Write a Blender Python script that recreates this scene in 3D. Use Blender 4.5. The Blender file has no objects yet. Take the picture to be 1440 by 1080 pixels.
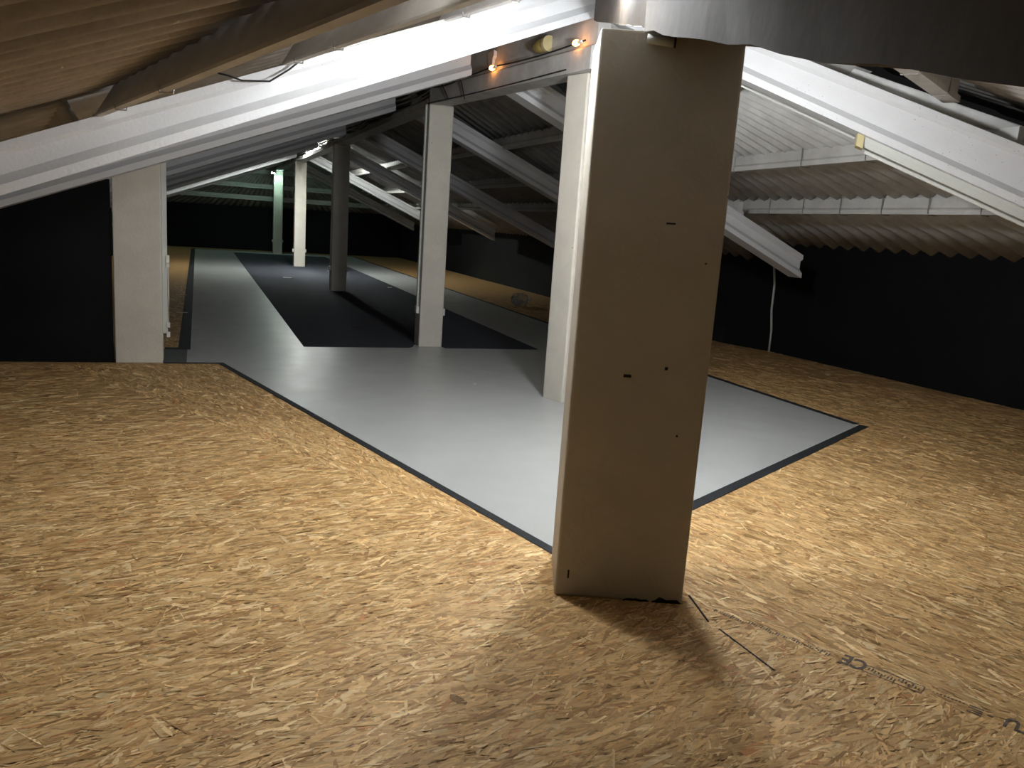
import bpy, bmesh, math, random
import numpy as np
from mathutils import Vector, Matrix

random.seed(7)
S = bpy.context.scene
C = S.collection

# ------------------------------------------------------------------ helpers
def node_mat(name):
    m = bpy.data.materials.new(name); m.use_nodes = True
    nt = m.node_tree; b = nt.nodes['Principled BSDF']
    return m, nt, b

def simple(name, col, rough=.6, metal=0., emit=None, strength=0., noise=.0, scale=8., bump=0., bscale=60.,
           spec=.5, col2=None, stretch=(1, 1, 1)):
    """plain paint with a wandering tint between col and col2 and a fine bump"""
    m, nt, b = node_mat(name)
    b.inputs['Roughness'].default_value = rough
    b.inputs['Metallic'].default_value = metal
    b.inputs['Specular IOR Level'].default_value = spec
    b.inputs['Base Color'].default_value = (*col, 1)
    L = nt.links
    tc = nt.nodes.new('ShaderNodeTexCoord')
    mp = nt.nodes.new('ShaderNodeMapping'); mp.inputs['Scale'].default_value = stretch
    L.new(tc.outputs['Object'], mp.inputs['Vector'])
    if noise > 0:
        n = nt.nodes.new('ShaderNodeTexNoise'); n.inputs['Scale'].default_value = scale
        n.inputs['Detail'].default_value = 6; n.inputs['Roughness'].default_value = .65
        L.new(mp.outputs['Vector'], n.inputs['Vector'])
        r = nt.nodes.new('ShaderNodeValToRGB')
        c2 = col2 or tuple(c * (1 - noise) for c in col)
        r.color_ramp.elements[0].position = .35; r.color_ramp.elements[0].color = (*c2, 1)
        r.color_ramp.elements[1].position = .65; r.color_ramp.elements[1].color = (*col, 1)
        L.new(n.outputs['Fac'], r.inputs['Fac']); L.new(r.outputs['Color'], b.inputs['Base Color'])
    if bump > 0:
        n2 = nt.nodes.new('ShaderNodeTexNoise'); n2.inputs['Scale'].default_value = bscale
        n2.inputs['Detail'].default_value = 4
        L.new(mp.outputs['Vector'], n2.inputs['Vector'])
        bp = nt.nodes.new('ShaderNodeBump'); bp.inputs['Strength'].default_value = bump
        bp.inputs['Distance'].default_value = .01
        L.new(n2.outputs['Fac'], bp.inputs['Height']); L.new(bp.outputs['Normal'], b.inputs['Normal'])
    if emit:
        b.inputs['Emission Color'].default_value = (*emit, 1)
        b.inputs['Emission Strength'].default_value = strength
    return m

def speckled(name, col, spot, thr=.10, scale=14., rough=.6, tint=.12):
    """painted concrete: mottled paint with small pits and chips"""
    m = simple(name, col, rough, noise=tint, scale=3., bump=.25, bscale=45.)
    nt = m.node_tree; b = nt.nodes['Principled BSDF']; L = nt.links
    tc = nt.nodes.new('ShaderNodeTexCoord')
    v = nt.nodes.new('ShaderNodeTexVoronoi'); v.inputs['Scale'].default_value = scale
    v.inputs['Randomness'].default_value = 1
    n = nt.nodes.new('ShaderNodeTexNoise'); n.inputs['Scale'].default_value = 1.7
    L.new(tc.outputs['Object'], v.inputs['Vector']); L.new(tc.outputs['Object'], n.inputs['Vector'])
    lt = nt.nodes.new('ShaderNodeMath'); lt.operation = 'LESS_THAN'; lt.inputs[1].default_value = thr
    gt = nt.nodes.new('ShaderNodeMath'); gt.operation = 'GREATER_THAN'; gt.inputs[1].default_value = .56
    mu = nt.nodes.new('ShaderNodeMath'); mu.operation = 'MULTIPLY'
    L.new(v.outputs['Distance'], lt.inputs[0]); L.new(n.outputs['Fac'], gt.inputs[0])
    L.new(lt.outputs[0], mu.inputs[0]); L.new(gt.outputs[0], mu.inputs[1])
    mix = nt.nodes.new('ShaderNodeMixRGB'); mix.inputs['Color2'].default_value = (*spot, 1)
    src = b.inputs['Base Color'].links[0].from_socket
    L.new(mu.outputs[0], mix.inputs['Fac']); L.new(src, mix.inputs['Color1'])
    L.new(mix.outputs['Color'], b.inputs['Base Color'])
    return m

class MB:
    """collects faces for one mesh"""
    def __init__(s): s.v = []; s.f = []
    def add(s, vs, fs):
        o = len(s.v); s.v += [tuple(v) for v in vs]; s.f += [[i + o for i in f] for f in fs]; return s
    def box(s, c, size, rot=0.):
        cx, cy, cz = c; x, y, z = [k / 2 for k in size]; ca, sa = math.cos(rot), math.sin(rot)
        vs = []
        for dz in (-z, z):
            for dx, dy in ((-x, -y), (x, -y), (x, y), (-x, y)):
                vs.append((cx + dx * ca - dy * sa, cy + dx * sa + dy * ca, cz + dz))
        return s.add(vs, [[0, 3, 2, 1], [4, 5, 6, 7], [0, 1, 5, 4], [1, 2, 6, 5], [2, 3, 7, 6], [3, 0, 4, 7]])
    def loft(s, rings, caps=True):
        n = len(rings[0]); vs = [p for r in rings for p in r]; fs = []
        for i in range(len(rings) - 1):
            for k in range(n):
                a = i * n + k; b = i * n + (k + 1) % n
                fs.append([a, b, b + n, a + n])
        if caps:
            fs.append(list(range(n))[::-1]); o = (len(rings) - 1) * n; fs.append([o + k for k in range(n)])
        return s.add(vs, fs)
    def beam(s, p, q, prof, sc=(1, 1), ts=(0, 1)):
        """profile list of (side, up, stretch) swept p->q, profile kept vertical; 'stretch' follows the taper sc"""
        p = Vector(p); q = Vector(q); d = (q - p); side = Vector((-d.y, d.x, 0)).normalized()
        rings = []
        for t, k in zip(ts, sc):
            o = p.lerp(q, t)
            rings.append([o + side * a + Vector((0, 0, u + st * (k - 1))) for a, u, st in prof])
        return s.loft(rings)
    def tube(s, pts, r, n=8):
        pts = [Vector(p) for p in pts]; rings = []
        for i, p in enumerate(pts):
            d = (pts[min(i + 1, len(pts) - 1)] - pts[max(i - 1, 0)]).normalized()
            a = d.cross(Vector((0, 0, 1)))
            if a.length < 1e-3: a = d.cross(Vector((1, 0, 0)))
            a.normalize(); b = d.cross(a)
            rr = r[i] if isinstance(r, (list, tuple)) else r
            rings.append([p + a * math.cos(2 * math.pi * k / n) * rr + b * math.sin(2 * math.pi * k / n) * rr for k in range(n)])
        return s.loft(rings)
    def build(s, name, mat, parent=None, bevel=0., smooth=False, loc=None):
        me = bpy.data.meshes.new(name)
        vs = s.v
        if loc is not None: vs = [(v[0] - loc[0], v[1] - loc[1], v[2] - loc[2]) for v in vs]
        me.from_pydata([tuple(v) for v in vs], [], s.f); me.update()
        bm = bmesh.new(); bm.from_mesh(me); bmesh.ops.recalc_face_normals(bm, faces=bm.faces); bm.to_mesh(me); bm.free()
        me.materials.append(mat)
        if smooth: me.polygons.foreach_set('use_smooth', [True] * len(me.polygons))
        o = bpy.data.objects.new(name, me); C.objects.link(o)
        if loc is not None: o.location = loc
        if parent is not None: o.parent = parent
        if bevel > 0:
            b = o.modifiers.new('bevel', 'BEVEL'); b.width = bevel; b.segments = 2; b.limit_method = 'ANGLE'
        return o

def tag(o, label=None, cat=None, group=None, kind=None):
    for k, v in (('label', label), ('category', cat), ('group', group), ('kind', kind)):
        if v: o[k] = v
    return o
def empty(name, loc, label, cat, group=None, rz=0.):
    o = bpy.data.objects.new(name, None); C.objects.link(o); o.location = loc; o.rotation_euler.z = rz
    o.empty_display_size = .1
    return tag(o, label, cat, group)
def D(deg): return Vector((math.cos(math.radians(deg)), math.sin(math.radians(deg)), 0))
def V(*a): return Vector(a)

# ------------------------------------------------------------------ materials
M = {}
M['column'] = speckled('cream_column_paint', (.60, .565, .49), (.10, .07, .04), .05, 9.)
M['rafter'] = speckled('white_concrete_paint', (.68, .68, .69), (.22, .2, .18), .085, 30., .55, .04)
M['purlin'] = simple('white_purlin_paint', (.62, .60, .57), .6, noise=.18, scale=4, bump=.2)
M['ridge'] = simple('grey_beam_paint', (.55, .54, .52), .6, noise=.25, scale=5, bump=.4, bscale=25)
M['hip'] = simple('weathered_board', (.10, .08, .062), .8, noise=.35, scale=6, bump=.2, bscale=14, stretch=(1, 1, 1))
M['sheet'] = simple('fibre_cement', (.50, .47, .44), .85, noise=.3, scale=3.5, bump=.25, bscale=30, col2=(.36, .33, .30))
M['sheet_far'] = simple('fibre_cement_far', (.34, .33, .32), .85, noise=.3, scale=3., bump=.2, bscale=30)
M['sheet_right_lit'] = simple('fibre_cement_lit', (.64, .63, .61), .85, noise=.3, scale=3.5, bump=.25, bscale=30, col2=(.47, .46, .44))  # lighter copy of the sheet: the right bay's brighter light put into its colour
M['black'] = simple('black_wall_paint', (.005, .0055, .006), .85, noise=.3, scale=2., spec=.2)
M['beige'] = simple('beige_board', (.50, .44, .35), .7, noise=.15)
M['carpet'] = simple('charcoal_carpet', (.055, .058, .070), .95, noise=.25, scale=60, bump=.6, bscale=300, spec=.1)
M['tape'] = simple('dark_grey_tape', (.022, .024, .027), .7, noise=.4, scale=20, spec=.25)
M['patch'] = simple('dark_floor_board', (.085, .095, .09), .6, noise=.2)
M['cable'] = simple('black_cable', (.012, .012, .012), .6)
M['plastic'] = simple('white_plastic', (.66, .66, .62), .45)
M['conduit'] = simple('pale_conduit', (.55, .56, .52), .5)
M['dark'] = simple('dark_gap', (.012, .010, .008), .9)
M['amber'] = simple('amber_glass', (.30, .22, .07), .25)
M['metal'] = simple('zinc', (.35, .34, .32), .45, metal=.8)
M['yellow'] = simple('yellowed_cap', (.55, .47, .25), .6)
M['tube_white'] = simple('lit_tube', (.9, .9, .9), .3, emit=(.93, .97, 1.0), strength=95.)
M['tube_far'] = simple('lit_tube_far', (.9, .9, .9), .3, emit=(.95, 1.0, .96), strength=80.)
M['tube_green'] = simple('lit_tube_greenish', (.9, .9, .9), .3, emit=(.62, 1.0, .86), strength=18.)
M['flame'] = simple('lit_orange_bulb', (.9, .5, .15), .4, emit=(1., .36, .07), strength=3.5)
M['ink'] = simple('black_stamp_ink', (.045, .035, .035), .8, noise=.5, scale=60, col2=(.16, .12, .08))

# clear plastic
m, nt, b = node_mat('clear_plastic'); b.inputs['Base Color'].default_value = (.9, .92, .92, 1)
b.inputs['Roughness'].default_value = .12; b.inputs['Transmission Weight'].default_value = .85; b.inputs['IOR'].default_value = 1.2
M['clear'] = m

# smooth grey painted concrete floor
m, nt, b = node_mat('grey_floor_paint'); L = nt.links
tc = nt.nodes.new('ShaderNodeTexCoord')
n1 = nt.nodes.new('ShaderNodeTexNoise'); n1.inputs['Scale'].default_value = 1.1; n1.inputs['Detail'].default_value = 3
n2 = nt.nodes.new('ShaderNodeTexNoise'); n2.inputs['Scale'].default_value = 4.; n2.inputs['Detail'].default_value = 1.5
for n in (n1, n2): L.new(tc.outputs['Object'], n.inputs['Vector'])
r = nt.nodes.new('ShaderNodeValToRGB')
r.color_ramp.elements[0].position = .1; r.color_ramp.elements[0].color = (.36, .372, .362, 1)
r.color_ramp.elements[1].position = .9; r.color_ramp.elements[1].color = (.43, .44, .428, 1)
L.new(n1.outputs['Fac'], r.inputs['Fac']); L.new(r.outputs['Color'], b.inputs['Base Color'])
mr = nt.nodes.new('ShaderNodeMapRange'); mr.inputs['From Min'].default_value = 0.; mr.inputs['From Max'].default_value = 1.
mr.inputs['To Min'].default_value = .23; mr.inputs['To Max'].default_value = .47
L.new(n2.outputs['Fac'], mr.inputs['Value']); L.new(mr.outputs['Result'], b.inputs['Roughness'])
bp = nt.nodes.new('ShaderNodeBump'); bp.inputs['Strength'].default_value = .12; bp.inputs['Distance'].default_value = .01
L.new(n2.outputs['Fac'], bp.inputs['Height']); L.new(bp.outputs['Normal'], b.inputs['Normal'])
M['grey_floor'] = m

# strand board: every strand face carries its own tint
m, nt, b = node_mat('strand_board'); L = nt.links
b.inputs['Roughness'].default_value = .62; b.inputs['Specular IOR Level'].default_value = .35
at = nt.nodes.new('ShaderNodeAttribute'); at.attribute_name = 'tint'
tc = nt.nodes.new('ShaderNodeTexCoord')
mp = nt.nodes.new('ShaderNodeMapping'); mp.inputs['Scale'].default_value = (30, 160, 1); mp.inputs['Rotation'].default_value = (0, 0, .3)
L.new(tc.outputs['Object'], mp.inputs['Vector'])
n = nt.nodes.new('ShaderNodeTexNoise'); n.inputs['Scale'].default_value = 1.; n.inputs['Detail'].default_value = 3
L.new(mp.outputs['Vector'], n.inputs['Vector'])
mr = nt.nodes.new('ShaderNodeMapRange'); mr.inputs['From Min'].default_value = .3; mr.inputs['From Max'].default_value = .7
mr.inputs['To Min'].default_value = .82; mr.inputs['To Max'].default_value = 1.12
L.new(n.outputs['Fac'], mr.inputs['Value'])
mx = nt.nodes.new('ShaderNodeMixRGB'); mx.blend_type = 'MULTIPLY'; mx.inputs['Fac'].default_value = 1
L.new(at.outputs['Color'], mx.inputs['Color1']); L.new(mr.outputs['Result'], mx.inputs['Color2'])
L.new(mx.outputs['Color'], b.inputs['Base Color'])
M['osb'] = m

# ------------------------------------------------------------------ layout (metres; y runs down the long hall)
A = V(3.05, 6.35, 0)                       # plan point where the ridge ends and the fan of rafters starts
RX = 2.6                                   # ridge line of the hall
def zr(x): return 2.95 - .44 * (x - RX)    # underside of the hall's right rafters
def zl(x): return 2.95 - .385 * (RX - x)   # underside of the hall's left rafters
FRAMES = [8.1, 11.4, 15.4, 19.1, 23.3, 27.2]
ZA = 3.20

# ------------------------------------------------------------------ floor of strand boards
def strand_floor():
    rng = np.random.default_rng(3)
    cam_h = math.radians(90 - 21.4)
    xs, ys, ang = [], [], []
    seam = lambda x, y: (x - 1.62) * math.sin(math.radians(-61)) - (y - 3.2) * math.cos(math.radians(-61))
    def sample(n, r0, r1, region):
        r = np.sqrt(rng.uniform(r0 * r0, r1 * r1, n)); a = cam_h + np.radians(rng.uniform(-40, 40, n))
        return r * np.cos(a), r * np.sin(a)
    P = []
    for (n, r0, r1) in ((34000, .9, 3.2), (68000, 3.2, 6.0), (60000, 6.0, 10.), (36000, 10., 17.)):
        P.append(np.stack(sample(n, r0, r1, 0), 1))
    P = np.concatenate(P)
    x, y = P[:, 0], P[:, 1]
    # not under the painted floor or outside the walls
    hall = (x > -.05) & (x < 5.2) & (y > 8.35)
    mid = (y <= 8.35) & ((x - .25) * 4.96 + (y - 8.3) * 1.38 > -.25) & ((x - 1.6) * -.497 + (y - 3.2) * .867 > -.05) & (x < 5.35)
    out = ((x < -.4) & (y > 8.25)) | (x > 8.1)
    keep = ~(hall | mid | out)
    x, y = x[keep], y[keep]; N = len(x)
    right = ((x - 1.62) * -.875 - (y - 3.2) * .485 < 0)       # right of the board seam that leaves the pillar
    base = np.where(right, math.radians(-70), math.radians(15))
    ang = base + np.radians(rng.normal(0, 17, N)); wild = rng.random(N) < .12
    ang[wild] = rng.uniform(0, math.pi, wild.sum())
    dist = np.hypot(x, y)
    grow = np.clip(dist / 7., 1, 1.8)
    Lh = np.clip(rng.lognormal(math.log(.040), .42, N), .012, .085) * grow
    W = np.clip(rng.lognormal(math.log(.0060), .55, N), .0018, .019) * grow
    sliver = rng.random(N) < .22; W[sliver] *= .42
    z = rng.uniform(.0006, .0032, N)
    ca, sa = np.cos(ang), np.sin(ang)
    verts = np.zeros((N, 6, 3))
    k1, k2, k3, k4 = [rng.uniform(.55, 1., N) for _ in range(4)]
    loc = [(-Lh, W * .1), (-Lh * k1, -W), (Lh * k2, -W), (Lh, -W * .1), (Lh * k3, W), (-Lh * k4, W)]
    tx, ty = rng.normal(0, .012, N), rng.normal(0, .11, N)
    for i, (a, bb) in enumerate(loc):
        verts[:, i, 0] = x + a * ca - bb * sa; verts[:, i, 1] = y + a * sa + bb * ca
        verts[:, i, 2] = np.clip(z + a * tx * .4 + bb * ty, .0003, .0038)
    pal = np.array([(.63, .43, .215), (.53, .34, .155), (.42, .255, .105), (.58, .385, .185), (.33, .185, .07), (.76, .58, .34), (.13, .07, .03), (.44, .22, .09)])
    pr = np.array([.24, .22, .17, .17, .06, .13, .006, .02])
    c = pal[rng.choice(len(pal), N, p=pr / pr.sum())] * rng.normal(1, .12, (N, 1)) * np.array([1.06, 1.0, .88])
    c[sliver] = c[sliver] * 1.18
    small = c.max(1) < .2
    verts[small] = (verts[small] - verts[small].mean(1, keepdims=True)) * np.array([.35, .35, 1]) + verts[small].mean(1, keepdims=True)
    base_v = np.array([(-6.5, -2.5, 0), (9.5, -2.5, 0), (9.5, 31.9, 0), (-6.5, 31.9, 0)], float)
    allv = np.concatenate([base_v, verts.reshape(-1, 3)])
    me = bpy.data.meshes.new('floor')
    me.vertices.add(len(allv)); me.vertices.foreach_set('co', allv.astype(np.float32).ravel())
    idx = np.concatenate([np.arange(4), 4 + np.arange(N * 6)]).astype(np.int32)
    me.loops.add(len(idx)); me.loops.foreach_set('vertex_index', idx)
    me.polygons.add(N + 1)
    me.polygons.foreach_set('loop_start', np.concatenate([[0], 4 + 6 * np.arange(N)]).astype(np.int32))
    me.polygons.foreach_set('loop_total', np.concatenate([[4], np.full(N, 6)]).astype(np.int32))
    me.update(calc_edges=True)
    tint = me.attributes.new('tint', 'FLOAT_COLOR', 'FACE')
    cols = np.ones((N + 1, 4)); cols[0, :3] = (.42, .255, .10); cols[1:, :3] = np.clip(c, 0, 1)
    tint.data.foreach_set('color', cols.astype(np.float32).ravel())
    me.materials.append(M['osb'])
    o = bpy.data.objects.new('floor', me); C.objects.link(o)
    return tag(o, 'pale yellow strand board floor around the grey painted strip', 'floor', kind='structure')
strand_floor()

def slab(name, pts, z0, z1, mat, **kw):
    n = len(pts); vs = [(p[0], p[1], z0) for p in pts] + [(p[0], p[1], z1) for p in pts]
    fs = [list(range(n))[::-1], [n + i for i in range(n)]] + [[i, (i + 1) % n, (i + 1) % n + n, i + n] for i in range(n)]
    return MB().add(vs, fs).build(name, mat, **kw)

grey = [(-.10, 30.3), (-.10, 8.34), (.21, 8.30), (1.60, 3.20), (5.38, 5.35), (5.27, 11.8), (5.32, 30.3)]
tag(slab('floor', grey, -.03, .004, M['grey_floor']), 'smooth grey painted floor running down the hall', 'floor', kind='structure')
tag(slab('floor', [(-.42, 8.32), (-.10, 8.32), (-.10, 9.12), (-.42, 9.12)], -.03, .0045, M['patch']),
    'dark grey floor patch beside the foot of the left pillar', 'floor', kind='structure')

def strip(name, pts, w, z, mat):
    """flat tape following a polyline, mitred"""
    pts = [Vector((p[0], p[1], 0)) for p in pts]; Lp, Rp = [], []
    for i, p in enumerate(pts):
        d1 = (p - pts[i - 1]).normalized() if i else (pts[1] - p).normalized()
        d2 = (pts[i + 1] - p).normalized() if i < len(pts) - 1 else d1
        n1 = Vector((-d1.y, d1.x, 0)); n2 = Vector((-d2.y, d2.x, 0)); nn = (n1 + n2).normalized()
        k = w / 2 / max(.3, nn.dot(n1)); Lp.append(p + nn * k); Rp.append(p - nn * k)
    mb = MB()
    for i in range(len(pts) - 1):
        q = [Lp[i], Lp[i + 1], Rp[i + 1], Rp[i]]
        mb.add([(v.x, v.y, z) for v in q] + [(v.x, v.y, .0035) for v in q],
               [[0, 1, 2, 3], [7, 6, 5, 4], [0, 4, 5, 1], [2, 6, 7, 3], [1, 5, 6, 2], [3, 7, 4, 0]])
    return mb.build(name, mat)
tag(strip('trim_1', [(-.32, 9.14), (-.13, 9.14), (-.13, 30.3)], .12, .0062, M['tape']), 'black tape along the left edge of the grey hall floor', 'tape', kind='structure')
tag(strip('trim_2', [(-.30, 8.285), (.21, 8.285), (1.60, 3.20)], .055, .0062, M['tape']), 'dark grey tape from the left pillar to the near pillar', 'tape', kind='structure')
tag(strip('trim_3', [(1.64, 3.20), (5.42, 5.36)], .075, .0062, M['tape']), 'dark grey tape along the short slanting end of the grey floor', 'tape', kind='structure')
tag(strip('trim_4', [(5.39, 5.42), (5.28, 11.8), (5.33, 30.3)], .075, .0062, M['tape']), 'dark grey tape along the right edge of the grey floor', 'tape', kind='structure')
tag(strip('trim_5', [(-.10, 30.3), (5.33, 30.3)], .10, .0062, M['tape']), 'dark tape across the far end of the grey floor', 'tape', kind='structure')

carpet = [(1.12, 9.36), (2.34, 9.36), (2.40, 9.44), (2.46, 9.62), (2.74, 9.62), (2.78, 9.36), (3.98, 9.34), (4.08, 18.), (4.12, 29.0), (1.13, 29.1)]
tag(slab('carpet_runner', carpet, .0045, .0105, M['carpet']), 'charcoal carpet runner laid along the row of white pillars', 'carpet')

# ------------------------------------------------------------------ walls
def wall(name, pts, z0, z1, mat, label, th=.06):
    """vertical wall along a polyline; z1 may be one height per point"""
    zz = z1 if isinstance(z1, (list, tuple)) else [z1] * len(pts)
    mb = MB()
    for i in range(len(pts) - 1):
        p, q = Vector((*pts[i], 0)), Vector((*pts[i + 1], 0)); d = (q - p).normalized(); n = Vector((-d.y, d.x, 0)) * th
        vs = [p, q, q + n, p + n]; hs = [zz[i], zz[i + 1], zz[i + 1], zz[i]]
        mb.add([(v.x, v.y, z0) for v in vs] + [(v.x, v.y, h) for v, h in zip(vs, hs)],
               [[0, 3, 2, 1], [4, 5, 6, 7], [0, 1, 5, 4], [1, 2, 6, 5], [2, 3, 7, 6], [3, 0, 4, 7]])
    return tag(mb.build(name, mat), label, 'wall', kind='structure')
wall('wall_right', [(8.42, -.5), (7.92, 5.76), (7.60, 9.46), (7.33, 10.2), (7.33, 31.4)], 0, [1.62, 1.60, 1.51, 1.40, 1.36], M['black'],
     'low black wall under the eaves on the right', -.08)
wall('wall_far', [(-2.2, 31.42), (7.40, 31.42)], 0, [1.50, 1.60], M['black'], 'black wall closing the far end of the hall', .08)
wall('wall_left', [(-2.12, 8.42), (-2.12, 31.4)], 0, 1.30, M['black'], 'low black wall on the left of the hall', .08)
wall('wall_front', [(-3.6, 8.37), (-.735, 8.32)], 0, [1.64, 1.665], M['black'], 'black panel wall left of the left pillar', .06)
wall('wall_front', [(-3.6, 8.40), (-1.16, 8.375)], 1.60, 2.15, M['black'], 'dark upper strip above the black panel wall', .05)
wall('wall_front', [(-1.15, 8.37), (-.775, 8.36)], 1.60, 2.05, M['beige'], 'beige board above the black panel beside the left pillar', .05)
wall('wall_back', [(-4.4, -2.2), (8.6, -2.2)], 0, 1.6, M['black'], 'dark wall behind the viewer', -.08)
lw0 = A + D(194.5) * 5.6
wall('wall_outer', [tuple((lw0 + D(-75.5) * 6.5)[:2]), tuple((lw0 - D(-75.5) * 4.)[:2])], 0, 1.25, M['black'], 'low dark wall under the left eaves', -.08)

# ------------------------------------------------------------------ corrugated roof
PER, AMP = .24, .030
def corr_patch(name, p00, p10, p11, p01, mat, label, laps=(1.,), cov=1.):
    """corrugated sheets over a quad; waves run from the p00-p10 edge (top) to the p01-p11 edge (bottom)"""
    p00, p10, p11, p01 = map(Vector, (p00, p10, p11, p01)); mb = MB()
    n = max(2, int(round(max((p10 - p00).length, (p11 - p01).length) / PER)) * 10)
    nrm = (p10 - p00 if (p10 - p00).length > .01 else p11 - p01).cross(p01 - p00).normalized()
    if nrm.z < 0: nrm = -nrm
    t0 = 0.
    for j, t1 in enumerate(laps):
        a, b_ = max(0, t0 - (.02 if j else 0)), t1
        vs = []
        for i in range(n + 1):
            u = i / n; top = p00.lerp(p10, u); bot = p01.lerp(p11, u)
            off = nrm * (AMP * math.cos(2 * math.pi * i / 10) - .022 * ((len(laps) - 1 - j) % 2))
            vs += [top.lerp(bot, a) + off, top.lerp(bot, b_) + off]
        mb.add(vs, [[2 * i, 2 * i + 1, 2 * i + 3, 2 * i + 2] for i in range(n)]); t0 = t1
    o = mb.build(name, mat, smooth=True)
    sm = o.modifiers.new('thickness', 'SOLIDIFY'); sm.thickness = .007; sm.offset = 1 if True else -1
    return tag(o, label, 'ceiling', kind='structure')

def corr_clip(name, O, down, z0, g, poly, mat, label):
    """corrugated sheets on the plane through O falling by g along 'down', clipped to a plan polygon given as (r, u)"""
    dn = D(down); lv = D(down + 90); mb = MB(); step = PER / 10
    us = [p[1] for p in poly]; u0, u1 = min(us), max(us); n = int((u1 - u0) / step)
    nrm = (Vector((dn.x * g, dn.y * g, 1))).normalized(); prev = None; vs, fs = [], []
    for i in range(n + 1):
        u = u0 + (u1 - u0) * (i + .5) / (n + 1); rs = []
        for k in range(len(poly)):
            (r1, a1), (r2, a2) = poly[k], poly[(k + 1) % len(poly)]
            if (a1 - u) * (a2 - u) < 0: rs.append(r1 + (r2 - r1) * (u - a1) / (a2 - a1))
        if len(rs) < 2: prev = None; continue
        off = nrm * AMP * math.cos(2 * math.pi * i / 10); o = len(vs)
        for r_ in (min(rs), max(rs)):
            p = O + dn * r_ + lv * u; p.z = z0 - g * r_; vs.append(p + off)
        if prev is not None: fs.append([prev, prev + 1, o + 1, o])
        prev = o
    mb.add(vs, fs); o = mb.build(name, mat, smooth=True)
    sm = o.modifiers.new('thickness', 'SOLIDIFY'); sm.thickness = .007; sm.offset = 1
    return tag(o, label, 'ceiling', kind='structure')

SH = .46                                                     # sheet above rafter underside
def P3(x, y, z): return (x, y, z)
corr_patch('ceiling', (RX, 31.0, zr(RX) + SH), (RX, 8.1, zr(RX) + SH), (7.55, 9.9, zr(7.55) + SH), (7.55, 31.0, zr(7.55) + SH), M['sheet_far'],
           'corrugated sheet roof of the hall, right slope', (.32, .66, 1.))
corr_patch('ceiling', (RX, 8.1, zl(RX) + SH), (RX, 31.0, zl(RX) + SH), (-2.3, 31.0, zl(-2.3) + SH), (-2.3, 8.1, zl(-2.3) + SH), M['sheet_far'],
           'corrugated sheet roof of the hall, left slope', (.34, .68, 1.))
# the hipped far end
corr_patch('ceiling', (RX - .05, 30.05, 3.38), (RX + .05, 30.05, 3.38), (7.6, 31.6, 1.46), (-2.4, 31.6, 1.40), M['sheet'],
           'corrugated sloping roof over the far black wall')
# wedge between the hall and the slanting rafters, right
RR = -38.; LR = 194.5
def rpt(r_): p = A + D(RR) * r_; return V(p.x, p.y, 3.19 - .41 * r_)      # underside of right slanting rafter
def lpt(r_): p = A + D(LR) * r_; return V(p.x, p.y, 3.215 - .415 * r_)     # underside of left slanting rafter
def wr(x, y):                                                                # sheet plane of the right wedge
    d = -( (x - 7.7) * .996 + (y - 6.0) * .087); return 1.60 + .40 * d
e0 = A + D(RR) * 5.2; rt = A + D(RR) * .02
corr_patch('ceiling', (2.72, 8.12, wr(2.72, 8.12)), (rt.x, rt.y, wr(rt.x, rt.y)), (8.05, 2.9, wr(8.05, 2.9)), (7.75, 9.9, wr(7.75, 9.9)), M['sheet_right_lit'],
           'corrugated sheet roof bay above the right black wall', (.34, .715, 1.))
# wedge on the left
a0 = A + D(LR) * .02; a1 = A + D(LR) * 5.6
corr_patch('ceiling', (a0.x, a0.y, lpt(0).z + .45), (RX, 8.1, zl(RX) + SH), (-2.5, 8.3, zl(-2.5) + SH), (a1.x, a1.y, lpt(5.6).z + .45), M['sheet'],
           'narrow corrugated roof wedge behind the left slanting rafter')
# two facets over the viewer, meeting above the hip beam
t = math.tan(math.radians(52.5))
corr_clip('ceiling', A, LR, 3.662, .415, [(0, 0), (5.7, 0), (5.7, 8.4), (4.2, 8.4), (3.9, 3.9 * t)], M['sheet'], 'corrugated roof facet at the upper left over the viewer')
t2 = math.tan(math.radians(22.)); t3 = math.tan(math.radians(53.))
corr_clip('ceiling', A, -60., 3.70, .364, [(-.2, .05), (-.2, 1.2), (5.6, 5.6 * t2 + 2.2), (5.6, -7.0), (4.1, -4.1 * t3)], M['sheet'], 'corrugated roof facet at the upper right over the viewer')

# ------------------------------------------------------------------ beams, rafters, purlins
def ibeam(H):
    return [(-.115, 0, 0), (.115, 0, 0), (.115, .055, 0), (.062, .105, 0), (.062, H - .075, 1), (.10, H - .05, 1), (.10, H, 1),
            (-.10, H, 1), (-.10, H - .05, 1), (-.062, H - .075, 1), (-.062, .105, 0), (-.115, .055, 0)]
def rafter(p, q, label, H=.29, taper=1., group=None, name='roof_rafter'):
    """taper: extra height in metres at q"""
    mb = MB().beam(p, q, ibeam(H), sc=(1., 1. + (taper if taper != 1. else 0)))
    o = mb.build(name, M['rafter'], loc=p)
    return tag(o, label, 'rafter', group)
# the two big slanting rafters that spread from the ridge end
p = lpt(.12); rafter(p, lpt(5.45), 'long white concrete rafter crossing the upper left towards the pillar top', H=.275)
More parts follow.
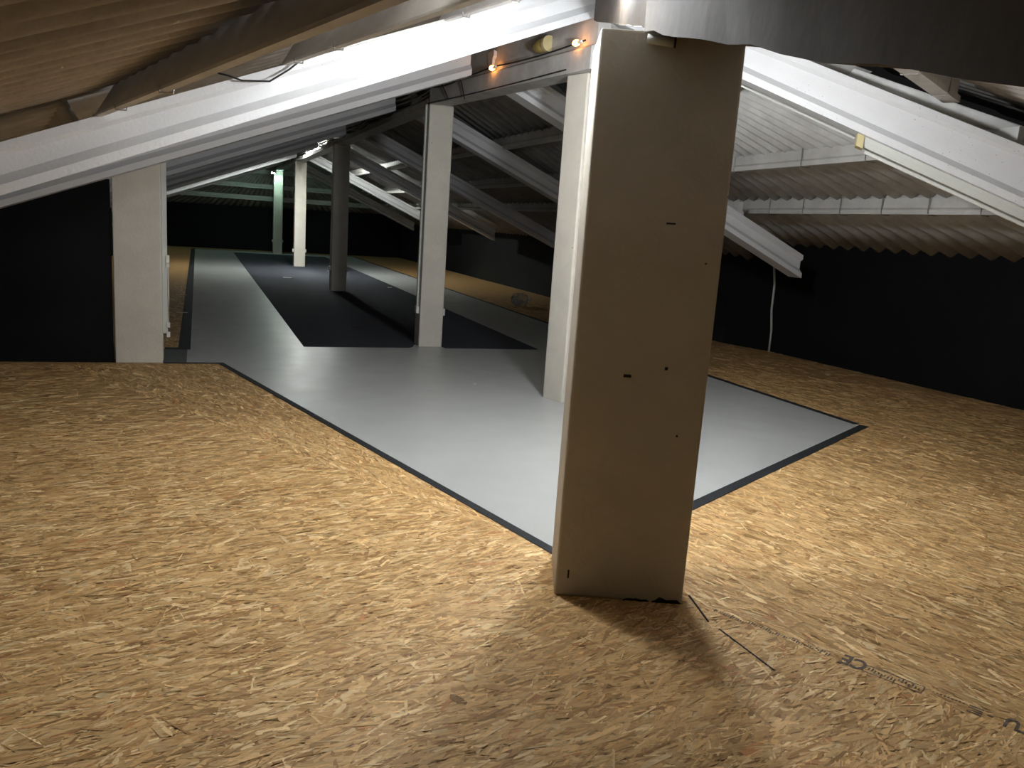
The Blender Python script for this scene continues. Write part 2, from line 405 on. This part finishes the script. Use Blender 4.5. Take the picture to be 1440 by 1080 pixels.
# right one deepens towards the wall
p = rpt(.10); q = rpt(5.0)
rafter(p, q, 'big white concrete rafter running down to the right edge', H=.27, taper=.20)
gs = 'right rafters of the long hall'
lab_r = ['second rafter end on the right, poking out just beyond the near pillar', 'grey rafter seen between the two middle pillars', 'dark rafter ending high on the right wall behind the junction box pillar',
         'shadowed rafter just left of the junction box pillar', 'brightly lit white rafter behind the third pillar', 'farthest grey white rafter with its end left of the junction box pillar']
lab_l = ['dark grey left rafter right behind the big slanting white rafter', 'left rafter with bright slots of light above it', 'pale left rafter lit along its lower edge',
         'green tinted left rafter by the farthest lamp', 'left rafter fifth into the hall near the far lamp', 'farthest left rafter by the hipped roof end']
for i, y in enumerate(FRAMES):
    xe = 6.75
    rafter((RX + .11, y, zr(RX + .11)), (xe, y, zr(xe)), lab_r[i], H=.27, group=gs)
    xe = -2.0
    rafter((RX - .11, y, zl(RX - .11)), (xe, y, zl(xe)), lab_l[i], H=.27, group='left rafters of the long hall')

RBEAM = [(-.11, 0, 0), (.11, 0, 0), (.11, .17, 0), (.06, .20, 0), (.06, .50, 0), (-.06, .50, 0), (-.06, .20, 0), (-.11, .17, 0)]
LOW = [(-.11, 0, 0), (.11, 0, 0), (.11, .07, 0), (-.11, .07, 0)]
def ridge(p, q, label, prof=None):
    return tag(MB().beam(p, q, prof or RBEAM).build('ridge_beam', M['ridge'], loc=p), label, 'beam', 'ridge beams on the pillars')
ridge((RX, 9.55, 2.80), (3.03, 6.25, 2.77), 'grey ridge beam with orange lamps between the two middle pillars')
cols_y = [9.47, 16.3, 23.2, 29.6]
ridge((RX, 16.3, 2.80), (RX, 9.62, 2.80), 'dark ridge beam from the junction box pillar to the third pillar', LOW)
ridge((RX, 23.2, 2.80), (RX, 16.36, 2.80), 'ridge beam below the bright white lamp', LOW)
ridge((RX, 29.6, 2.80), (RX, 23.26, 2.80), 'farthest ridge beam above the greenish lamp', LOW)

# hip beam over the near pillar, coming down towards the viewer
hd = D(-110.); hn = V(-hd.y, hd.x, 0)
def hpt(s, off, dz=0.): p = V(1.65, 2.78, 0) + hd * s + hn * off; return V(p.x, p.y, 2.235 - .243 * s + dz)
mb = MB()
rings = []
for k in range(31):
    s = -3.5 + 6.2 * k / 30
    j = [random.uniform(-.006, .006) for _ in range(4)]
    wl, wr_ = (-.13, .30) if s > -.12 else (.0, .2)
    rings.append([hpt(s, wl + j[0], j[2]), hpt(s, wr_ + j[1], j[3]), hpt(s, wr_, .30), hpt(s, wl, .30)])
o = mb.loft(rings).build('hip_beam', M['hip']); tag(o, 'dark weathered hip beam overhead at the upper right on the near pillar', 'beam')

PUR = [(-.055, 0, 0), (.055, 0, 0), (.055, .045, 0), (.03, .065, 0), (.03, .16, 0), (-.03, .16, 0), (-.03, .065, 0), (-.055, .045, 0)]
THIN = [(-.020, 0, 0), (.018, 0, 0), (.018, .012, 0), (.018, .016, 0), (.128, .205, 0), (.104, .205, 0), (-.006, .016, 0), (-.020, .012, 0)]
def purlin(p, q, label, group, hooks=(), prof=None):
    p = Vector(p); q = Vector(q)
    o = MB().beam(p, q, prof or PUR).build('roof_purlin', M['purlin'], loc=p)
    tag(o, label, 'purlin', group)
    side = Vector((-(q - p).y, (q - p).x, 0)).normalized()
    for t_ in hooks:
        c = p.lerp(q, t_)
        if prof is None:
            pts = [(-.062, .19), (-.062, .02), (-.05, -.008), (.05, -.008), (.062, .02), (.062, .19)]
        else:
            pts = [(.06, .085), (.03, .03), (.02, -.012), (-.03, -.014), (-.034, .012)]
        MB().tube([c + side * k + V(0, 0, dz) - p for k, dz in pts], .005, 6).build('hook_bolt', M['metal'], o)
    return o
# right slope of the hall: four purlin lines in five bays
XS = [3.05, 4.10, 5.02, 5.85]
rows = ['top', 'upper', 'lower', 'lowest']
bays = ['nearest bay', 'second bay', 'third bay', 'fourth bay', 'farthest bay']
for b_ in range(5):
    for k, x in enumerate(XS):
        zz = zr(x) + .272
        purlin((x, FRAMES[b_] + .0, zz), (x, FRAMES[b_ + 1], zz), f'{rows[k]} purlin of the right roof slope in the {bays[b_]} of the hall',
               'purlins of the right hall slope')
        xl = 2 * RX - x - .05
        zz = zl(xl) + .272
        purlin((xl, FRAMES[b_] + .0, zz), (xl, FRAMES[b_ + 1], zz), f'{rows[k]} purlin of the left roof slope in the {bays[b_]} of the hall',
               'purlins of the left hall slope')
# far hip purlins
for k, (y, z) in enumerate(((30.45, 2.68), (30.85, 2.19), (31.18, 1.78))):
    half = (y - 30.05) / 1.55 * 4.8
    purlin((RX - half, y, z), (RX + half, y, z), ['upper', 'middle', 'lowest'][k] + ' purlin across the far hipped roof end', 'purlins of the far roof end')
# wedge bay on the right: purlins meet the slanting rafter
def wp(x, y): return V(x, y, wr(x, y) - .19)
purlin(wp(5.45, 8.12), wp(5.60, 4.5), 'upper purlin of the right bay with three clips, ending at the fluorescent fitting', 'purlins of the right bay', (.12, .40, .62, .86))
purlin(wp(6.33, 9.3), wp(6.66, 3.85), 'lower purlin of the right bay with a row of clips above the black wall', 'purlins of the right bay', (.10, .20, .30, .40, .50, .60, .70, .80))
purlin(wp(4.35, 8.12), wp(4.20, 5.5), 'top purlin of the right bay hidden mostly behind the near pillar', 'purlins of the right bay', (.3, .6))
# left facet purlins
def lf(r_, u, dz=-.145):
    pt = A + D(LR) * r_ + D(LR + 90) * u; return V(pt.x, pt.y, 3.63 - .415 * r_ + dz)
purlin(lf(3.70, -.02), lf(3.72, 4.8), 'long brown shaded purlin at the upper left above the slanting rafter', 'purlins of the upper left facet', (.16, .36), THIN)
purlin(lf(2.62, .0), lf(2.80, 3.4), 'pale purlin meeting the middle of the left slanting rafter', 'purlins of the upper left facet', (.1, .3), THIN)
purlin(lf(1.50, .0), lf(1.50, 1.9), 'short lit purlin close to the ridge end on the left', 'purlins of the upper left facet', (.2, .5), THIN)
purlin(lf(3.78, -.14), lf(3.78, -1.7), 'end of the shaded purlin behind the left slanting rafter', 'purlins of the upper left facet', (), THIN)
purlin(lf(4.95, -.05), lf(4.95, 5.6), 'lowest purlin at the far left edge above the slanting rafter', 'purlins of the upper left facet', (), THIN)
# right front facet purlins
def ff(r_, u, dz=-.185):
    pt = A + D(-60) * r_ + D(30) * u; return V(pt.x, pt.y, 3.67 - .364 * r_ + dz)
for r_, lab in ((1.5, 'purlin close to the ridge end behind the dark hip beam'), (2.45, 'brown purlin showing between the dark hip beam and the right rafter'), (3.35, 'pale purlin at the right edge above the big right rafter')):
    purlin(ff(r_, r_ * t2 - .02), ff(r_, -r_ * t3 + .35), lab, 'purlins of the upper right facet', (.1, .3))

# ------------------------------------------------------------------ pillars
def column(loc, size, h, rot, label, group=None, boxes=(), conduit=False, bev=.012):
    """h may slope with the rafter it carries"""
    o = empty('concrete_column', loc, label, 'column', group, rot)
    MB().box((0, 0, h / 2), (size[0], size[1], h)).build('shaft', M['column'], o, bevel=bev)
    x = size[0] / 2
    for sx, z in boxes:
        bx = MB().box((sx * (x + .018), -size[1] * .12, z), (.036, .085, .085)).build('socket_box', M['plastic'], o, bevel=.006)
    if conduit:
        MB().tube([(-x - .014, -size[1] * .12, conduit[0]), (-x - .014, -size[1] * .12, h)], .013, 10).build('conduit', M['conduit'], o)
    return o
# near pillar
rot = math.radians(-22.); W_, DP = .535, .40
ex = D(-22.); ey = D(68.)
c0 = V(1.385, 2.885, 0) + ex * (W_ / 2) + ey * (DP / 2)
near = column((c0.x, c0.y, 0), (W_, DP), 2.235, rot, 'big brown shaded pillar standing in front at right of centre', None, bev=.010)
fr = -DP / 2
for k, (x, z, sx, sz) in enumerate(((-.05, .95, .03, .012), (.10, .99, .012, .012), (.06, 1.55, .035, .006), (-.215, .10, .006, .035), (.17, .72, .008, .008))):
    MB().box((x, fr - .001, z), (sx, .004, sz), 0).build('chip', M['dark'], near)
for x0, x1, zt in ((.02, .13, .022), (.14, .262, .028)):
    n = 8; top = [zt * random.uniform(.45, 1.) * (1 if 0 < i < n else .3) for i in range(n + 1)]
    vs = []
    for i in range(n + 1):
        xx = x0 + (x1 - x0) * i / n; vs += [(xx, fr - .003, .0), (xx, fr - .003, top[i]), (xx, fr + .01, 0), (xx, fr + .01, top[i])]
    fs = []
    for i in range(n):
        a_ = 4 * i; fs += [[a_, a_ + 4, a_ + 5, a_ + 1], [a_ + 1, a_ + 5, a_ + 7, a_ + 3], [a_ + 2, a_ + 3, a_ + 7, a_ + 6]]
    MB().add(vs, fs).build('base_gap', M['dark'], near)
# stub of pipe under the beam on the pillar's front
mb = MB().tube([(-.10, fr - .03, 2.20), (.0, fr - .045, 2.19)], .017, 14)
mb.build('pipe_stub', M['conduit'], near, smooth=True)
MB().tube([(-.004, fr - .0445, 2.19), (.004, fr - .0455, 2.19)], .019, 14).build('pipe_mouth', M['dark'], near)

column((3.085, 6.55, 0), (.30, .26), 2.77, math.radians(18), 'white lit pillar half hidden behind the big near pillar', 'white pillars under the ridge', ())
column((2.625, 9.60, 0), (.285, .27), 2.80, math.radians(-2), 'cream pillar with conduit and a white junction box at the front edge of the carpet', 'white pillars under the ridge', ((-1, .44), (1, .42)), (.44,))
column((2.60, 16.45, 0), (.30, .27), 2.80, 0, 'dark shaded pillar standing on the carpet, second from the junction box pillar', 'white pillars under the ridge', ((-1, .44), (1, .44)))
column((2.62, 23.4, 0), (.30, .27), 2.80, 0, 'grey pillar on the carpet just beyond the bright lamp', 'white pillars under the ridge', ((-1, .44), (1, .44)))
column((2.60, 29.8, 0), (.30, .27), 2.80, 0, 'farthest pillar, lit greenish white by the lamp on it', 'white pillars under the ridge', ((-1, .44), (1, .44)))
# left pillar carries the first hall rafter
left = empty('concrete_column', (-.51, 8.42, 0), 'cream pillar at the left under the long slanting rafter', 'column')
MB().box((0, 0, .98), (.405, .27, 1.96)).build('shaft', M['column'], left, bevel=.01)
MB().box((.02, -.14, 2.0), (.365, .46, .30)).build('corbel', M['column'], left, bevel=.01)
mb = MB().box((.225, -.06, 1.13), (.045, .05, 1.70)); mb.build('cable_duct', M['conduit'], left, bevel=.004)
for z, s_ in ((.98, .07), (.92, .04), (.36, .05), (.27, .05)):
    MB().box((.252, -.075, z), (.03, .05, s_)).build('socket_box', M['plastic'], left, bevel=.004)
MB().tube([(.253, -.08, .92), (.258, -.085, .62), (.253, -.08, .36)], .006, 6).build('loose_cable', M['plastic'], left)

# ------------------------------------------------------------------ lamps
def batten(name, c, ang, length, tube_mat, label, rods=.12, ntube=2, light=None):
    o = empty(name, c, label, 'lamp', None, math.radians(ang))
    MB().box((0, 0, .05), (length, .13, .05)).build('housing', M['plastic'], o, bevel=.008)
    for s_ in ((-1, 1) if ntube == 2 else (0,)):
        MB().tube([(-length / 2 + .04, s_ * .035, 0), (length / 2 - .04, s_ * .035, 0)], .014, 10).build('tube', tube_mat, o)
    for s_ in (-1, 1):
        MB().box((s_ * (length / 2 - .02), 0, .008), (.03, .12, .05)).build('tube_holder', M['plastic'], o)
        if rods: MB().tube([(s_ * length * .35, 0, .07), (s_ * length * .35, 0, .07 + rods)], .006, 6).build('hanger_rod', M['metal'], o)
    return o
def globe(c, ztop, r_, mat, label):
    o = empty('globe_lamp', (c[0], c[1], ztop), label, 'lamp')
    zc = c[2] - ztop; mb = MB()
    rings = []
    for i in range(1, 12):
        a_ = math.pi * i / 12
        rings.append([(r_ * math.sin(a_) * math.cos(2 * math.pi * k / 20), r_ * math.sin(a_) * math.sin(2 * math.pi * k / 20), zc + r_ * math.cos(a_)) for k in range(20)])
    mb.loft(rings).build('globe', mat, o, smooth=True)
    MB().tube([(0, 0, zc + r_ * .75), (0, 0, zc + r_ * .95)], r_ * 1.25, 20).build('shade_plate', M['plastic'], o)
    MB().tube([(0, 0, zc + r_ * .9), (0, 0, .0)], .02, 12).build('lamp_holder', M['plastic'], o)
globe((1.20, 3.40, 2.515), 2.585, .060, M['tube_white'], 'bright globe lamp under the roof left of the near pillar, just above the picture')
globe((2.08, 4.40, 2.90), 3.035, .036, M['tube_white'], 'bright globe lamp high on the left of the hip beam, behind the near pillar')
globe((2.40, 4.30, 2.48), 2.612, .102, M['tube_white'], 'bright globe lamp hung right under the hip beam, behind the near pillar')
batten('fluorescent_lamp', (RX - .17, 20.9, 3.03), 90., 1.2, M['tube_far'], 'glaring white lamp beside the ridge beam far down the hall', .16)
batten('fluorescent_lamp', (RX + .19, 20.9, 3.0), 90., 1.2, M['tube_far'], 'added white lamp on the far side of the ridge beam to brighten the right rafters', .16)  # extra twin of the hall lamp, added to brighten the right slope
batten('fluorescent_lamp', (RX - .20, 29.25, 2.70), 90., .6, M['tube_green'], 'greenish white lamp near the top of the farthest pillar', .25)
# unlit fluorescent trunking under the right slanting rafter
side = D(RR + 90.)
def rr(r_, off, dz): p_ = rpt(r_) + side * off; p_.z += dz; return p_
fit = empty('fluorescent_fitting', rr(2.05, .02, -.04), 'long unlit grey fluorescent fitting under the big right rafter, with a yellowed end cap', 'lamp')
base = Vector(fit.location)
BP = [(-.05, -.045, 0), (.05, -.045, 0), (.06, .0, 0), (.06, .043, 0), (-.06, .043, 0), (-.06, .0, 0)]
MB().beam(rr(2.08, .02, -.03) - base, rr(4.9, .02, -.03) - base, BP).build('housing', M['conduit'], fit)
MB().beam(rr(2.03, .02, -.03) - base, rr(2.08, .02, -.03) - base, [(-.07, -.06, 0), (.07, -.06, 0), (.07, .045, 0), (-.07, .045, 0)]).build('end_cap', M['yellow'], fit)
MB().tube([rr(2.1, .0, -.10) - base, rr(4.9, .0, -.10) - base], .014, 10).build('tube', M['plastic'], fit)
o = MB().tube([rr(.5, .06, -.02), rr(1.3, .06, -.025), rr(2.02, .06, -.03)], .008, 6).build('electric_cable', M['conduit']); tag(o, 'thin pale cable clipped under the big right rafter', 'cable')

# ridge beam string lights and bulkhead lamps (camera side of the beam)
bd = (V(3.03, 6.25, 0) - V(RX, 9.55, 0)).normalized(); bn = V(bd.y, -bd.x, 0)
if bn.x > 0: bn = -bn
def rb(t_, off, z): p_ = V(RX, 9.55, 0).lerp(V(3.03, 6.25, 0), t_) + bn * off; p_.z = z; return p_
sag = lambda a, b_, za, zb, d, n=9: [rb(a + (b_ - a) * i / n, .128, za + (zb - za) * i / n - d * math.sin(math.pi * i / n)) for i in range(n + 1)]
st = MB().tube(sag(.02, .48, 3.02, 3.00, .03) + sag(.48, .98, 3.0, 2.99, .02)[1:], .007, 6)
stp = st.build('string_light', M['cable']); tag(stp, 'black string light cable with two glowing orange bulbs on the ridge beam', 'string light')
for t_ in (.50, .955):
    b0 = rb(t_, .14, 2.985)
    mb = MB(); ax = bd * -1
    mb.tube([b0 + ax * k for k in (0, .015, .045, .075, .095)], [.012, .024, .026, .014, .003], 10)
    mb.build('bulb', M['flame'], stp, smooth=True)
    MB().tube([b0 - ax * .05, b0], .014, 8).build('bulb_socket', M['plastic'], stp)
for t_, lab in ((.76, 'amber glass bulkhead lamp, unlit, high on the ridge beam beside the near pillar'), (.20, 'amber glass bulkhead lamp half hidden by the slanting rafter')):
    b0 = rb(t_, .085, 3.07)
    o = empty('bulkhead_lamp', b0, lab, 'lamp')
    ax = bd
    mb = MB().tube([ax * k for k in (-.17, -.15, -.10, .05)], [.012, .045, .058, .06], 14); mb.build('glass', M['amber'], o, smooth=True)
    MB().tube([ax * .05, ax * .085], .068, 14).build('cap', M['yellow'], o)
    MB().box((0, 0, 0), (.02, .10, .04)).build('bracket', M['metal'], o)
for k, (a_, b_, za, zb, d) in enumerate(((.0, .22, 2.985, 2.96, .02), (.10, .17, 3.0, 2.80, -.01), (.25, .3, 3.0, 2.76, -.02), (.0, .9, 2.81, 2.80, .01))):
    MB().tube(sag(a_, b_, za, zb, d), .006, 6).build('loose_wire', M['cable'], stp)
# cable bundle down the hall's ridge
bun = empty('cable_bundle', (RX - .0, 9.75, 2.955), 'bundle of black and grey cables strung along the hall ridge', 'cable')
for k in range(7):
    pts = []
    for i in range(41):
        y = 16.0 * i / 40; s_ = (i % 5) / 5
        pts.append((.02 * (k % 3 - 1) - .015 * math.sin(i * 1.3 + k), y, .0 + .022 * k - (.03 + .01 * (k % 3)) * math.sin(math.pi * s_)))
    MB().tube(pts, .009 if k % 2 else .013, 6).build('cable', M['cable'] if k % 3 else M['conduit'], bun)
# cable lying on the left slanting rafter
fn = D(LR + 90.)
def lr(r_, off, dz): p_ = lpt(r_) + fn * off; p_.z += dz; return p_
o = MB().tube([lr(3.05, .10, .33), lr(3.0, .13, .30), lr(2.92, .14, .25), lr(2.75, .14, .20), lr(2.62, .13, .24), lr(2.5, .12, .30), lr(2.42, .11, .36), lr(2.36, .1, .40)], .006, 6).build('electric_cable', M['cable'])
tag(o, 'black cable drooping over the top of the left slanting rafter', 'cable')
o = MB().tube([lr(2.3, .112, .285), lr(2.0, .112, .283), lr(1.6, .112, .283), lr(1.2, .112, .282), lr(.9, .112, .281)], .007, 6).build('electric_cable', M['plastic'])
tag(o, 'white cable along the top of the left slanting rafter', 'cable')
o = MB().tube([lr(.18, .16, .02), lr(.10, .17, -.02), lr(.02, .18, .05), lr(-.02, .17, .15), lr(.06, .18, .25), lr(.0, .16, .32)], .007, 6).build('electric_cable', M['cable'])
tag(o, 'tangle of dark cable where the rafters meet above the near pillar', 'cable')

# ------------------------------------------------------------------ small things
o = MB().tube([(7.52, 9.50, 1.28), (7.55, 9.46, .95), (7.54, 9.44, .6), (7.55, 9.40, .3), (7.55, 9.40, .0)], .016, 10).build('wall_pipe', M['conduit'], smooth=True)
tag(o, 'thin grey pipe hanging down the black wall below the rafter end', 'pipe')

bag = empty('plastic_bottle', (5.62, 14.5, 0), 'crumpled clear plastic bottle lying on the boards by the right edge tape', 'bottle', None, .5)
mb = MB()
prof = [(0, .0), (.0, .09), (.05, .125), (.12, .13), (.20, .12), (.26, .13), (.30, .11), (.36, .045), (.41, .04)]
rings = []
for k, (x, r_) in enumerate(prof):
    rings.append([(x, math.cos(a_ * math.pi / 7) * max(r_, .002) * random.uniform(.88, 1.08), .132 + math.sin(a_ * math.pi / 7) * max(r_, .002) * random.uniform(.9, 1.)) for a_ in range(14)])
mb.loft(rings).build('body', M['clear'], bag)
MB().tube([(.41, 0, .132), (.45, 0, .132)], .05, 12).build('cap', M['plastic'], bag)
o = slab('shadow_patch', [(6.55, 14.5), (7.1, 14.7), (7.15, 14.95), (6.6, 14.8)], .003, .03, M['dark']); tag(o, 'dark flat patch standing in for a small shadow near the right wall', 'shadow patch')  # thin dark slab in place of a small shadow on the boards
for k, (x, y, a_, l_) in enumerate(((-.22, 14.6, .3, .11), (-.2, 12.2, .0, .15), (1.9, 19.2, .2, .2), (3.3, 22.0, .1, .22), (3.9, 17.6, .1, .1), (2.05, 9.98, .2, .0), (2.45, 7.2, .5, .03))):
    if l_ <= 0: continue
    o = slab('paper_scrap', [(x - l_ / 2, y - .03), (x + l_ / 2, y - .02 + a_ * .05), (x + l_ / 2, y + .03), (x - l_ / 2 * .8, y + .035)], .0105, .013, M['plastic'])
    tag(o, ['pale scrap on the left boards, farther of two', 'pale scrap on the left boards, nearer of two', 'pale scrap on the left part of the carpet', 'pale scrap on the far right part of the carpet', 'tiny pale scrap right on the carpet', '', 'tiny scrap on the bare grey floor'][k], 'paper scrap')
o = slab('carpet_scrap', [(1.98, 11.1), (2.12, 11.12), (2.12, 11.22), (1.97, 11.2)], .0105, .016, M['dark']); tag(o, 'small black scrap on the carpet left of the junction box pillar', 'carpet scrap')
# end of a board and dirt at the near pillar's foot
o = MB().beam((1.955, 2.745, .003), (1.90, 2.52, .003), [(-.003, 0, 0), (.003, 0, 0), (.003, .005, 0), (-.003, .005, 0)]).build('splinter', M['dark']); tag(o, 'dark splinter at the right foot of the near pillar', 'splinter')
o = MB().beam((1.91, 2.46, .001), (1.925, 2.14, .001), [(-.004, 0, 0), (.004, 0, 0), (.004, .003, 0), (-.004, .003, 0)]).build('trim_6', M['dark']); tag(o, 'open dark joint between two boards in front of the near pillar', 'joint', kind='structure')

# stamped print along the board edge, right of the near pillar
sd = V(2.52, 1.62, 0) - V(1.98, 2.62, 0); L_ = sd.length; sd.normalize(); sn = V(-sd.y, sd.x, 0)
S0 = V(1.98, 2.62, 0)
st = empty('board_stamp', S0, 'black stamped print along the board seam at the lower right', 'stamp', None, math.atan2(sd.y, sd.x))
st.scale = (1, 1.5, 1)
def stamp_text(txt, x, y, size, mirror=False):
    cu = bpy.data.curves.new('print', 'FONT'); cu.body = txt; cu.size = size; cu.extrude = .0003; cu.offset = .002
    ob = bpy.data.objects.new('print', cu); C.objects.link(ob)
    dg = bpy.context.evaluated_depsgraph_get(); me = bpy.data.meshes.new_from_object(ob.evaluated_get(dg))
    bpy.data.objects.remove(ob)
    me.materials.clear(); me.materials.append(M['ink'])
    o = bpy.data.objects.new('print', me); C.objects.link(o); o.parent = st
    o.location = (x, y, .0035); o.rotation_euler = (0, 0, math.pi if mirror else 0)
    return o
mb = MB()
for i in range(46):                                     # faded first part of the print
    x = .02 + i * .0105; w = random.uniform(.002, .007); h_ = random.uniform(.006, .02)
    mb.box((x, random.uniform(-.006, .006), .0034), (w, h_, .0006))
mb.build('faded_print', M['ink'], st)
stamp_text('CE', .625, .03, .075, True)
mb = MB()
for (x, y, w, h_) in ((.72, .018, .20, .003), (.72, -.018, .20, .003), (.62, 0, .003, .036), (.82, 0, .003, .036)): mb.box((x, y, .0034), (w, h_, .0006))
for i in range(16): mb.box((.635 + i * .0115, random.uniform(-.006, .006), .0034), (.005, random.uniform(.008, .02), .0006))
mb.build('print_frame', M['ink'], st)
mb = MB()
for i in range(9): mb.box((.85 + i * .012, .012, .0034), (.007, .006, .0006))
for i in range(4): mb.box((.985, -.016 + i * .010, .0034), (.045, .005, .0006))
mb.box((1.03, 0, .0034), (.018, .006, .0006)); mb.build('print_marks', M['ink'], st)
stamp_text('KTU', 1.20, .024, .066, True)

# ------------------------------------------------------------------ world, camera, output
w = bpy.data.worlds.new('dim_world'); S.world = w; w.use_nodes = True
w.node_tree.nodes['Background'].inputs['Color'].default_value = (.6, .6, .6, 1)
w.node_tree.nodes['Background'].inputs['Strength'].default_value = .002
cam = bpy.data.cameras.new('camera'); cam.sensor_width = 36; cam.lens = 36 * 1150. / 1440.
cam.clip_start = .03
co = bpy.data.objects.new('camera', cam); C.objects.link(co)
fw = Vector((-(277 - 720) , 0, 0))
# view axes from the vanishing point of the hall (277, 287) and of the verticals (306, 6500)
f = 1150.
fwd = Vector((277 - 720, 287 - 540, f)).normalized(); dn = Vector((306 - 720, 6500 - 540, f)); dn = (dn - fwd * dn.dot(fwd)).normalized(); rt_ = dn.cross(fwd)
R = Matrix((rt_, fwd, -dn))                              # rows: world x, y, z in view space (x right, y down, z ahead)
right = Vector((R[0][0], R[1][0], R[2][0])); down = Vector((R[0][1], R[1][1], R[2][1])); ahead = Vector((R[0][2], R[1][2], R[2][2]))
mw = Matrix((right, -down, -ahead)).transposed().to_4x4(); mw.translation = (0, 0, 1.5)
co.matrix_world = mw
S.camera = co
S.view_settings.view_transform = 'Standard'; S.view_settings.look = 'None'; S.view_settings.gamma = 1
S.view_settings.use_curve_mapping = False
S.view_settings.exposure = 2.45
